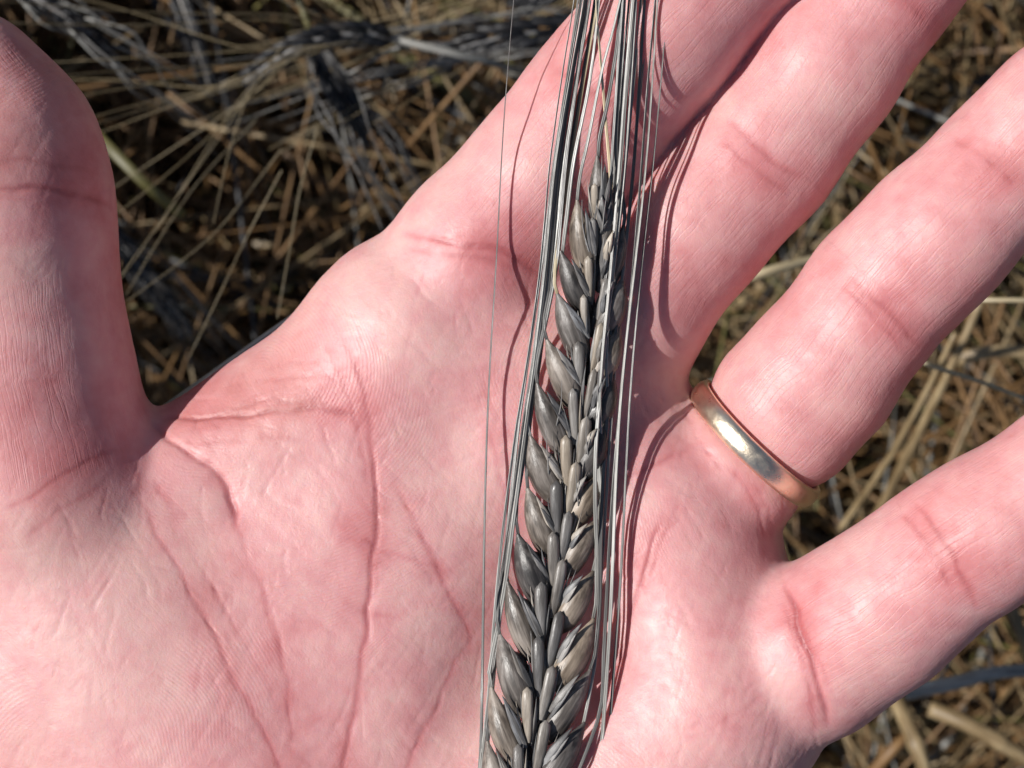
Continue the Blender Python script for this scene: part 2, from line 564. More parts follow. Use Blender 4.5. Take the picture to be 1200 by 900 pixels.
# reddish and pale places: x, y, radius px, amount
FLUSH = [
    (600, 320, 60, .38), (545, 290, 50, .2), (885, 190, 42, .30), (925, 215, 35, .15), (1040, 350, 48, .25), (1105, 640, 45, .34), (1060, 690, 50, .15),
    (235, 470, 55, .30), (350, 480, 70, .22), (120, 550, 60, .26), (60, 120, 90, .16), (90, 210, 55, .25), (130, 330, 60, .12),
    (430, 600, 45, .22), (930, 740, 35, .22), (940, 450, 50, .12), (870, 420, 40, -.08), (1165, 190, 40, .22), (1065, 10, 40, .24),
    (560, 180, 80, -.12), (420, 350, 60, -.14), (520, 620, 60, -.18), (570, 850, 60, -.14), (800, 760, 70, -.10), (320, 560, 50, .10), (480, 480, 60, .10),
    (270, 760, 70, .10), (120, 680, 70, -.12), (500, 560, 50, .12), (860, 640, 40, .10), (760, 500, 50, .20), (730, 640, 40, .25), (720, 780, 40, .2),
    (980, 640, 45, -.10), (1150, 110, 45, -.10), (930, 100, 40, .08), (690, 60, 60, .12), (270, 880, 90, .05), (660, 160, 60, .08),
]
def build_hand():
    V, F = surface_nets(0.60)
    V = project(V, 1)
    d, N, _ = sdf_grad(V, 0.3)
    V, F, N = subdivide(V, F, N)
    n = len(V)
    k = CAM_D / ((CAM_D - V[:, 2]) * PX)
    px = np.stack([600 + V[:, 0] * k, 450 - V[:, 1] * k], 1)
    top = sstep(N[:, 2], -0.1, 0.25)
    fid = np.zeros(n, int); pinch = np.zeros(n); fw = np.zeros(n); su = np.zeros(n); sv = np.zeros(n)
    best = np.full(n, 1e9)
    for nme, ch in list(FINGERS.items()) + [('thumb', THUMB)]:
        C = np.array([c[0] for c in ch]); rad = np.array([c[1] for c in ch])
        acc = 0.0
        cum = np.concatenate([[0], np.cumsum(np.linalg.norm(np.diff(C, axis=0), axis=1))])
        bd = np.full(n, 1e9); bu = np.zeros(n); bv = np.zeros(n)
        for i in range(len(C) - 1):
            T = C[i + 1] - C[i]; Ln = np.linalg.norm(T); T /= Ln
            A = np.cross(T, (0, 0, 1.0)); A /= np.linalg.norm(A); B = np.cross(A, T)
            q = V - C[i]
            t = q @ T
            tc_ = np.clip(t, 0 if i else -30, Ln if i < len(C) - 2 else 60)
            off = q - tc_[:, None] * T
            dist = np.linalg.norm(off, axis=1)
            m = dist < bd
            bd[m] = dist[m]; bu[m] = (cum[i] + t)[m]
            bv[m] = (np.arctan2(off @ A, off @ B) * rad[i])[m]
        st = cum[1]
        r0 = bd - np.interp(bu, cum, rad)
        w = sstep(bu, st - 3.0, st + 7.0) * sstep(-r0, -2.5, -0.8)
        m = w > fw
        pinch[m] = sum(np.exp(-((bu[m] - cum[jn]) / 2.6) ** 2) for jn in ((3, 5) if nme != 'thumb' else (4,)))
        fid[m] = 1 if nme == 'ring' else 2; fw[m] = w[m]; su[m] = bv[m] + 31.7 * len(nme); sv[m] = bu[m]
    disp = np.zeros(n); red = np.zeros(n)
    pm = (1 - fw) * top
    xy = V[:, :2]
    # grain of the skin: lengthwise on the fingers, drifting on the palm
    drift = 9.0 * (fbm(np.c_[xy * .03, np.full(n, 9.)], 2) - .5)
    pa = xy[:, 0] * .80 + xy[:, 1] * .60 + drift; pl = -xy[:, 0] * .60 + xy[:, 1] * .80
    warp = fbm(np.stack([su * .3, sv * .3, np.full(n, 3.)], 1), 2) - .5
    isf = fw > 0.5
    lw = np.where(isf, sstep(fw, .5, .8), .38 * sstep(fw, .5, .2) * sstep(fbm(V * 0.09 + 31, 2), .42, .6))
    lc = np.stack([np.where(isf, su * 1.15 + warp * .8, pa * .75), np.where(isf, sv * .042, pl * .09), np.zeros(n)], 1)
    # palm: families of fine lines
    for ang, fa, fl, am, sd in ((12, .55, .07, .03, 1.0), (-38, .5, .06, .03, 2.0), (62, .6, .07, .03, 3.0)):
        ca, sa = math.cos(R(ang)), math.sin(R(ang))
        u = xy[:, 0] * ca + xy[:, 1] * sa; v = -xy[:, 0] * sa + xy[:, 1] * ca
        wv = 6.0 * (fbm(np.stack([xy[:, 0] * .05, xy[:, 1] * .05, np.full(n, sd)], 1), 2) - .5)
        t = fbm(np.stack([u * fl, (v + wv) * fa, np.full(n, sd * 3)], 1), 2)
        msk = sstep(fbm(np.stack([xy[:, 0] * .055, xy[:, 1] * .055, np.full(n, sd * 5)], 1), 2), .42, .62)
        disp -= am * np.exp(-((t - .5) / .09) ** 2) * pm * msk
    disp -= 0.38 * pinch * fw * top
    # soft lumps
    disp += top * 0.26 * (fbm(V * 0.14, 2) - .5) + top * 0.06 * (fbm(V * 0.45 + 5, 2) - .5) + 0.035 * (fbm(V * 1.5, 1) - .5)
    # creases
    wob = np.stack([fbm(np.c_[px * 0.035, np.full(n, 1.)], 2), fbm(np.c_[px * 0.035, np.full(n, 6.)], 2)], 1) - .5
    pxw = px + wob * 9.0
    up = np.where(top > 0.05)[0]
    cr = np.random.default_rng(5)
    strands = []
    for pts, wd, dp, rd in CREASES:
        S = spline(np.array(pts, float), 48)
        T = np.gradient(S, axis=0); T /= np.linalg.norm(T, axis=1)[:, None] + 1e-9
        Nn = np.stack([-T[:, 1], T[:, 0]], 1)
        if dp > .85:
            strands.append((S, wd * .5, dp * .22, rd, None)); continue
        for q in range(2 if dp < .3 else 3):
            kn = cr.normal(0, 1, 9) * (3.2 if q else 1.2)
            off = np.interp(np.linspace(0, 8, 48), np.arange(9), kn)
            am = np.clip(np.interp(np.linspace(0, 11, 48), np.arange(12), cr.random(12) * 1.9 - (.2 if q == 0 else .55)), 0, 1.2)
            t0 = 0 if q == 0 else int(cr.integers(0, 18)); t1 = 48 if q == 0 else int(cr.integers(26, 48))
            strands.append(((S + Nn * off[:, None])[t0:t1], wd * (.40 if q == 0 else .34), dp * (.14 if q == 0 else .13), rd if q == 0 else 0, am[t0:t1]))
    # many hair-fine short lines over the palm
    for q in range(420):
        x0, y0 = cr.uniform(-20, 960), cr.uniform(260, 920)
        a_ = R(cr.choice([15, 60, 118, 100, 35]) + cr.normal(0, 11)); l_ = cr.uniform(18, 75)
        dr = np.array([math.cos(a_), math.sin(a_)]); nn = np.array([-dr[1], dr[0]])
        tt = np.linspace(-1, 1, 9)
        S = np.array([x0, y0]) + dr * (tt * l_ / 2)[:, None] + nn * (cr.normal(0, 3) * (1 - tt ** 2) + np.interp(tt, np.linspace(-1, 1, 5), cr.normal(0, 1.2, 5)))[:, None]
        strands.append((S, .22, cr.uniform(.025, .06), 0.0, None))
    for S, wd, dp, rd, am in strands:
        m_ = len(S) - 1
        mg = 40 if rd else 12
        lo, hi = S.min(0) - mg, S.max(0) + mg
        ii = up[(pxw[up, 0] > lo[0]) & (pxw[up, 0] < hi[0]) & (pxw[up, 1] > lo[1]) & (pxw[up, 1] < hi[1])]
        if not len(ii): continue
        Q = pxw[ii]
        bd = np.full(len(ii), 1e9); bt = np.zeros(len(ii))
        for j in range(m_):
            a0 = S[j]; e = S[j + 1] - a0; l2 = e @ e
            t = np.clip(((Q - a0) @ e) / l2, 0, 1)
            v = Q - a0 - t[:, None] * e
            dd = v[:, 0] ** 2 + v[:, 1] ** 2
            m = dd < bd; bd[m] = dd[m]; bt[m] = (j + t[m]) / m_
        dm = np.sqrt(bd) * PX
        tap = sstep(bt, -.02, .16) * sstep(1 - bt, -.02, .16)
        var = np.ones(len(ii)) if am is None else .25 + np.interp(bt, np.linspace(0, 1, len(am)), am)
        wd = max(wd, .21)
        disp[ii] += (1 - .8 * (rd == 0 and dp < .08) * fw[ii]) * top[ii] * tap * var * dp * (-np.exp(-(dm / wd) ** 2) + .04 * np.exp(-((dm - 2.4 * wd) / (1.6 * wd)) ** 2))
        if rd:
            disp[ii] -= top[ii] * tap * .9 * dp * np.exp(-(dm / 1.6) ** 2)
            red[ii] += tap * rd * (.36 * np.exp(-(dm / .42) ** 2) * np.clip(var, .3, 1) + .16 * np.exp(-(dm / 1.9) ** 2))
    # groove pressed by the ring, flesh swelling beyond it
    t = (V - RING_C) @ RING_T
    near = np.linalg.norm(V - RING_C, axis=1) < 17
    fr = near * (fid == 1) * sstep(fw, 0.0, 0.2)
    disp -= fr * 1.0 * np.exp(-(t / 2.1) ** 2)
    disp += fr * 0.7 * np.exp(-((t - 5.5) / 3.2) ** 2)
    V2 = V + N * disp[:, None]
    # blood / pallor
    fl = 0.21 + 0.50 * (fbm(V * 0.085 + 3, 3) - .5) + 0.40 * (fbm(V * 0.33 + 8, 3) - .5) + red
    for x, y, r, am in FLUSH:
        fl += am * np.exp(-((px[:, 0] - x) ** 2 + (px[:, 1] - y) ** 2) / (r * r))
    fl += 0.10 * fw
    # friction ridge field
    ridge = sstep(fbm(V * 0.075 + 21, 2), .50, .68) * pm + sstep(px[:, 1], 150, 100) * (px[:, 0] < 200)
    ridge = np.clip(ridge, 0, 1)
    cen = np.array([W(x, y)[:2] for x, y in ((520, 250), (735, 420), (905, 545), (985, 800), (300, 430), (90, 900), (620, 1000), (-30, 40))])
    dd = np.linalg.norm(xy[:, None, :] - cen[None], axis=2)
    od = np.sort(dd, axis=1)
    ridge *= sstep(od[:, 1] - od[:, 0], 0.5, 5.0)
    dist = od[:, 0] + 5.0 * (fbm(np.c_[xy * .09, np.full(n, 4.)], 2) - .5)
    rc = np.stack([dist * 2.1, np.arctan2(xy[:, 1], xy[:, 0]) * 3, np.zeros(n)], 1)
    sal = (.15 - .12 * fw) * sstep(fbm(V * 0.06 + 41, 2), .45, .68)
    me = mesh_from('hand', to_m(V2), F, SKIN)
    add_attr(me, 'flush', np.clip(fl, 0, 1), 'FLOAT')
    add_attr(me, 'ridge', ridge, 'FLOAT')
    add_attr(me, 'sallow', sal, 'FLOAT')
    add_attr(me, 'ridge_co', rc, 'FLOAT_VECTOR')
    add_attr(me, 'line_co', lc, 'FLOAT_VECTOR')
    add_attr(me, 'line_w', lw, 'FLOAT')
    base = to_m(W(240, 1260, -19))
    me.transform(Matrix.Translation(-Vector(base)))
    o = link(bpy.data.objects.new('hand', me))
    o.location = base
    tag(o, 'open left hand palm up with spread fingers, holding a black barley ear', 'hand')
    return o

RING_C = W(885, 519, -8.0)
_t = W(950, 430, -6) - W(862, 518, -9)
RING_T = _t / np.linalg.norm(_t)

# ---------------------------------------------------------------- the ring
def build_ring():
    m, nt, b = new_mat('worn_gold')
    tc = nd(nt, 'ShaderNodeTexCoord').outputs['Object']
    b.inputs['Base Color'].default_value = (0.95, 0.80, 0.60, 1)
    b.inputs['Metallic'].default_value = 1.0
    n = noise(nt, tc, 900, 4, 0.65)
    n2 = noise(nt, mapping(nt, tc, scale=(1, 1, 3), rot=(.4, .3, .2)), 2300, 3, 0.7)
    nt.links.new(math_n(nt, 'ADD', math_n(nt, 'MULTIPLY', n, 0.34), 0.16), b.inputs['Roughness'])
    nt.links.new(bump(nt, math_n(nt, 'ADD', n, math_n(nt, 'MULTIPLY', n2, .6)), 0.5, 0.00009), b.inputs['Normal'])
    ro, hw = 11.0, 1.52
    prof = []
    for t in np.linspace(-1, 1, 13):            # outer dome
        prof.append((ro - 0.42 * abs(t) ** 2.6, hw * t * 0.93))
    prof += [(ro - 0.62, hw), (ro - 0.95, hw), (ro - 1.25, hw * .9)]
    for t in np.linspace(.8, -.8, 5):
        prof.append((ro - 1.32, hw * t))
    prof += [(ro - 1.25, -hw * .9), (ro - 0.95, -hw), (ro - 0.62, -hw)]
    prof = np.array(prof)
    ns, npf = 120, len(prof)
    V = []
    for i in range(ns):
        th = 2 * math.pi * i / ns
        # slight wear: out of round
        r = prof[:, 0] * (1 + 0.004 * math.sin(2 * th + 1))
        V.append(np.stack([r * math.cos(th), r * math.sin(th), prof[:, 1]], 1))
    V = np.vstack(V) / 1000
    i = np.arange(ns)[:, None]; j = np.arange(npf)[None]
    F = np.stack([i * npf + j, ((i + 1) % ns) * npf + j, ((i + 1) % ns) * npf + (j + 1) % npf, i * npf + (j + 1) % npf], -1).reshape(-1, 4)
    me = mesh_from('ring', V, F, m)
    o = link(bpy.data.objects.new('ring', me))
    o.location = to_m(RING_C)
    o.rotation_mode = 'QUATERNION'
    o.rotation_quaternion = Vector(RING_T).to_track_quat('Z', 'Y')
    tag(o, 'plain worn gold wedding band on the ring finger', 'ring')

HAND = build_hand()
build_ring()

# ================================================================ barley: shared pieces
def husk_material(name, dark, mid, pale, rough=0.4, streak=2600.0, bloom=0.5):
    m, nt, b = new_mat(name)
    tc = nd(nt, 'ShaderNodeTexCoord').outputs['Object']
    oi = nd(nt, 'ShaderNodeObjectInfo')
    off = nd(nt, 'ShaderNodeVectorMath', operation='ADD')
    cmb = nd(nt, 'ShaderNodeCombineXYZ')
    nt.links.new(oi.outputs['Random'], cmb.inputs[0]); nt.links.new(oi.outputs['Random'], cmb.inputs[1]); nt.links.new(oi.outputs['Random'], cmb.inputs[2])
    nt.links.new(tc, off.inputs[0]); nt.links.new(cmb.outputs[0], off.inputs[1])
    p = off.outputs[0]
    st = noise(nt, mapping(nt, p, scale=(1, 1, 0.10)), streak, 3, 0.6)
    bl = noise(nt, mapping(nt, p, scale=(1, 1, 0.35)), 420, 3, 0.6)
    f = math_n(nt, 'ADD', math_n(nt, 'MULTIPLY', st, 0.4), math_n(nt, 'MULTIPLY', bl, 0.6))
    f = math_n(nt, 'ADD', f, math_n(nt, 'MULTIPLY', math_n(nt, 'SUBTRACT', oi.outputs['Random'], 0.5), 0.16))
    c = ramp(nt, f, [(0.36, dark), (0.50, mid), (0.66, pale)])
    tint = ramp(nt, oi.outputs['Random'], [(0.0, (0.88, 0.92, 0.98)), (0.5, (1.0, 0.99, 0.98)), (0.85, (1.08, 1.0, 0.90)), (1.0, (1.22, 1.07, 0.88))])
    c = mix_c(nt, 1.0, c, tint, 'MULTIPLY')
    nt.links.new(c, b.inputs['Base Color'])
    fine = noise(nt, mapping(nt, p, scale=(1, 1, .3)), 5200, 2, 0.7)
    nt.links.new(bump(nt, math_n(nt, 'ADD', st, math_n(nt, 'MULTIPLY', fine, .6)), 0.32, 0.00015), b.inputs['Normal'])
    nt.links.new(math_n(nt, 'ADD', math_n(nt, 'MULTIPLY', bl, 0.3), rough - 0.15), b.inputs['Roughness'])
    b.inputs['Specular IOR Level'].default_value = 0.5
    return m

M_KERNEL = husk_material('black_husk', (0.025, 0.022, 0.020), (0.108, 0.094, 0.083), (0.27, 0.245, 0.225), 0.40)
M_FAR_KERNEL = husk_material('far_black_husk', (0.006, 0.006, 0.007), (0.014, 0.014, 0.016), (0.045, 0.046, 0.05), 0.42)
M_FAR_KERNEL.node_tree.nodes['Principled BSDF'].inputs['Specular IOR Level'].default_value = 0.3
M_STERILE = husk_material('grey_husk', (0.085, 0.076, 0.068), (0.185, 0.17, 0.155), (0.34, 0.325, 0.305), 0.38)
M_GLUME = husk_material('pale_glume', (0.06, 0.056, 0.053), (0.17, 0.162, 0.155), (0.38, 0.37, 0.36), 0.45)
M_RACHIS = husk_material('rachis', (0.10, 0.10, 0.10), (0.19, 0.19, 0.195), (0.30, 0.31, 0.32), 0.5)

def fibre_material(name, dark, mid, pale, rough=0.42):
    """long fibres: streaks follow the stored length coordinate."""
    m, nt, b = new_mat(name)
    fc = nd(nt, 'ShaderNodeAttribute', attribute_name='fibre').outputs['Vector']      # around 0..1, mm along, seed
    st = noise(nt, mapping(nt, fc, scale=(7, .10, 1)), 1.0, 3, 0.65)
    lg = noise(nt, mapping(nt, fc, scale=(1, .05, 1)), 1.0, 2, 0.6)
    f = math_n(nt, 'ADD', math_n(nt, 'MULTIPLY', st, 0.55), math_n(nt, 'MULTIPLY', lg, 0.45))
    c = ramp(nt, f, [(0.34, dark), (0.5, mid), (0.66, pale)])
    nt.links.new(c, b.inputs['Base Color'])
    b.inputs['Roughness'].default_value = rough
    b.inputs['Specular IOR Level'].default_value = 0.55
    nt.links.new(bump(nt, st, 0.35, 0.0001), b.inputs['Normal'])
    return m

M_AWN = fibre_material('silver_awn', (0.10, 0.098, 0.09), (0.28, 0.272, 0.25), (0.54, 0.53, 0.495), 0.34)
M_AWN_DARK = fibre_material('dark_awn', (0.045, 0.042, 0.04), (0.12, 0.115, 0.11), (0.28, 0.275, 0.26), 0.36)
M_AWN_TAN = fibre_material('tan_awn', (0.24, 0.19, 0.11), (0.42, 0.34, 0.21), (0.60, 0.52, 0.36), 0.4)
M_AWN_FAR = fibre_material('field_awn', (0.15, 0.115, 0.06), (0.27, 0.21, 0.115), (0.42, 0.34, 0.21), 0.45)
M_AWN_CREAM = fibre_material('cream_awn', (0.50, 0.38, 0.22), (0.68, 0.55, 0.36), (0.80, 0.70, 0.52), 0.45)

def kernel_mesh(name, mat, seed, width=1.55, thick=1.25, na=26, nl=24, L=9.0):
    """a fertile floret: lemma with five nerves, drawn out to the awn; z runs base to tip, +y is its back."""
    r_ = random.Random(seed)
    tt = [0, .06, .16, .30, .45, .58, .70, .80, .88, .95, 1.0]
    ww = [.42, .66, .90, 1.0, 1.0, .94, .80, .61, .42, .23, .10]
    t = np.linspace(0, 1, nl)
    w = np.interp(t, tt, ww)
    w = np.convolve(np.pad(w, 1, 'edge'), np.ones(3) / 3, 'valid')
    V = []
    bend = r_.uniform(-.25, .25)
    for i in range(nl):
        th = np.linspace(0, 2 * np.pi, na, endpoint=False)
        x, y = np.cos(th), np.sin(th)
        nerve = np.zeros(na)
        for a in (20, 55, 90, 125, 160):
            dlt = (np.degrees(th) - a + 180) % 360 - 180
            nerve += np.exp(-(dlt / 7.5) ** 2)
        fur = np.exp(-(((np.degrees(th) - 270 + 180) % 360 - 180) / 22) ** 2)
        fade = math.sin(math.pi * min(1, t[i] * 1.05)) ** .5 if t[i] < .95 else .3
        rr = 1 + 0.10 * nerve * fade - 0.25 * fur * fade + r_.uniform(-.006, .006)
        yy = np.where(y > 0, y * thick, y * thick * .7)
        V.append(np.stack([x * rr * w[i] * width + bend * math.sin(math.pi * t[i]), yy * rr * w[i] + .55 * math.sin(math.pi * t[i] ** .9), np.full(na, t[i] * L)], 1))
    V = np.vstack(V) / 1000
    i = np.arange(nl - 1)[:, None] * na; j = np.arange(na)[None]; j2 = (j + 1) % na
    F = np.stack([i + j, i + j2, i + na + j2, i + na + j], -1).reshape(-1, 4)
    return mesh_from(name, V, F, mat)

def tongue_mesh(name, mat, seed, L=6.2, width=.70, thick=.46, na=14, nl=14, tip='blunt'):
    """sterile side floret: a blunt fluted tongue; or a narrow pointed glume."""
    r_ = random.Random(seed)
    t = np.linspace(0, 1, nl)
    if tip == 'blunt':
        w = np.interp(t, [0, .15, .45, .75, .90, .96, .99, 1], [.45, .68, .92, 1, .92, .72, .42, .12])
    else:
        w = np.interp(t, [0, .12, .4, .65, .85, 1], [.4, .75, 1, .75, .36, .06])
    V = []
    for i in range(nl):
        th = np.linspace(0, 2 * np.pi, na, endpoint=False)
        x, y = np.cos(th), np.sin(th)
        rr = 1 + 0.06 * np.cos(th * 6)
        fold = .12 * np.exp(-(x / .18) ** 2) * (y > 0)
        V.append(np.stack([x * rr * w[i] * width, (y * rr * thick - fold) * w[i] + .25 * math.sin(math.pi * t[i]), np.full(na, t[i] * L)], 1))
    V = np.vstack(V) / 1000
    i = np.arange(nl - 1)[:, None] * na; j = np.arange(na)[None]; j2 = (j + 1) % na
    F = np.stack([i + j, i + j2, i + na + j2, i + na + j], -1).reshape(-1, 4)
    cap = [[(nl - 1) * na + k, (nl - 1) * na + k + 1, nl * na - 2 - k, nl * na - 1 - k] for k in range(na // 2 - 1)]
    return mesh_from(name, V, np.vstack([F, cap]), mat)

KERNELS = [kernel_mesh('kernel', M_KERNEL, s, 1.50 + .06 * s, 1.15 + .05 * s) for s in range(4)]
STERILES = [tongue_mesh('sterile_floret', M_STERILE, 5 + s, 6.2, .66 + .05 * s, .42) for s in range(3)]
BACK_FLORET = tongue_mesh('sterile_floret', M_KERNEL, 6, 6.2, .95, .5, 12, 10)
GLUMES = [tongue_mesh('glume', M_GLUME, 9 + s, 5.6, .42 + .08 * s, .24, 12, 12, 'point') for s in range(2)]
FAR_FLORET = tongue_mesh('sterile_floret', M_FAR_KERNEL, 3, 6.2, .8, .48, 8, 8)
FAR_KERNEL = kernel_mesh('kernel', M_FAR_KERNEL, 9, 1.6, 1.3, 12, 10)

AWN_SEC = [(1, 0), (.60, .42), (.14, .16), (-.14, .16), (-.60, .42), (-1, 0), (-.45, -.40), (.45, -.40)]
def fibre_coords(n, sides, length, seed):
    u = np.tile(np.arange(sides) / sides, n)
    v = np.repeat(np.linspace(0, length, n), sides)
    return np.stack([u, v, np.full(n * sides, seed)], 1)

def frame(base, tip, back):
    """object matrix (metres) whose z runs base->tip and y looks towards back."""
    z = tip - base; ln = np.linalg.norm(z); z = z / ln
    y = np.asarray(back, float); y = y - (y @ z) * z; y /= np.linalg.norm(y)
    x = np.cross(y, z)
    M = np.eye(4); M[:3, 0], M[:3, 1], M[:3, 2] = x, y, z
    M[:3, 3] = to_m(base)
    return M, ln

def place(name, me, parent_M, M, parent, sx=1.0, sz=1.0):
    o = link(bpy.data.objects.new(name, me))
    o.parent = parent
    A = M.copy(); A[:3, 0] *= sx; A[:3, 1] *= sx; A[:3, 2] *= sz
    o.matrix_basis = Matrix((np.linalg.inv(parent_M) @ A).tolist())
    return o, A

def tube_obj(name, path_mm, radii, mat, parent=None, parent_M=None, section=None, sides=8, flat=1.0, twist=0.0, up=(0, 0, 1), seed=None):
    V, F = sweep(path_mm, radii, sides, flat, up, section, twist)
    k = len(section) if section is not None else sides
    ln = np.linalg.norm(np.diff(path_mm, axis=0), axis=1).sum()
    Vm = to_m(V)
    if parent_M is not None:
        Mi = np.linalg.inv(parent_M)
        Vm = Vm @ Mi[:3, :3].T + Mi[:3, 3]
    me = mesh_from(name, Vm, F, mat)
    add_attr(me, 'fibre', fibre_coords(len(path_mm), k, ln, rng.uniform(0, 90) if seed is None else seed), 'FLOAT_VECTOR')
    o = link(bpy.data.objects.new(name, me))
    if parent is not None: o.parent = parent
    return o

def Tm(loc_m):
    M = np.eye(4); M[:3, 3] = loc_m
    return M

# ================================================================ the ear in the palm
AX = np.array([(560, 1150), (585, 1060), (600, 1000), (622, 890), (646, 700), (662, 590), (677, 480), (690, 380), (700, 280), (706, 205)], float)
AXZ_Y = [1150, 1060, 1000, 890, 700, 590, 480, 380, 280, 200]
AXZ = [10.8, 9.8, 8.4, 5.8, 3.0, 2.6, 3.0, 3.0, 3.4, 4.6]
def axz(y): return float(np.interp(-y, [-v for v in AXZ_Y], AXZ))
def axx(y): return float(np.interp(-y, -AX[:, 1], AX[:, 0]))

LEFT_TIP = [((701, 186), (697, 262), .78), ((676, 238), (687, 314), .92), ((659, 297), (682, 362), .95), ((653, 347), (680, 410), .98), ((642, 401), (671, 466), 1),
            ((631, 452), (661, 522), 1.02), ((624, 514), (650, 576), 1.02), ((618, 575), (642, 640), 1.02), ((607, 629), (633, 696), 1.04),
            ((597, 684), (626, 764), 1.06), ((588, 747), (614, 826), 1.06), ((578, 809), (606, 890), 1.06), ((571, 872), (597, 950), 1.06), ((563, 936), (589, 1012), 1.04), ((553, 1000), (578, 1074), 1.0), ((543, 1062), (566, 1136), .95)]
RIGHT_TIP = [((717, 226), (707, 290), .75), ((729, 268), (708, 330), .85), ((728, 328), (704, 384), .95), ((724, 384), (698, 440), 1), ((719, 440), (693, 494), 1), ((709, 500), (682, 550), 1),
             ((700, 556), (668, 606), 1.02), ((698, 611), (664, 662), 1.02), ((695, 672), (657, 726), 1.05), ((693, 728), (652, 794), 1.06),
             ((689, 788), (643, 856), 1.06), ((683, 850), (634, 920), 1.06), ((674, 914), (624, 982), 1.06), ((662, 976), (612, 1044), 1.04), ((648, 1040), (598, 1104), 1.0)]
def bundle(y, side):
    ys = [-900, -300, 0, 100, 200, 300, 400, 500, 600, 700, 800, 900, 1100]
    xs = {'L': [790, 728, 689, 673, 658, 648, 635, 620, 608, 597, 588, 581, 562],
          'R': [812, 758, 740, 732, 724, 714, 704, 695, 689, 684, 678, 672, 650]}[side]
    return float(np.interp(y, ys, xs))

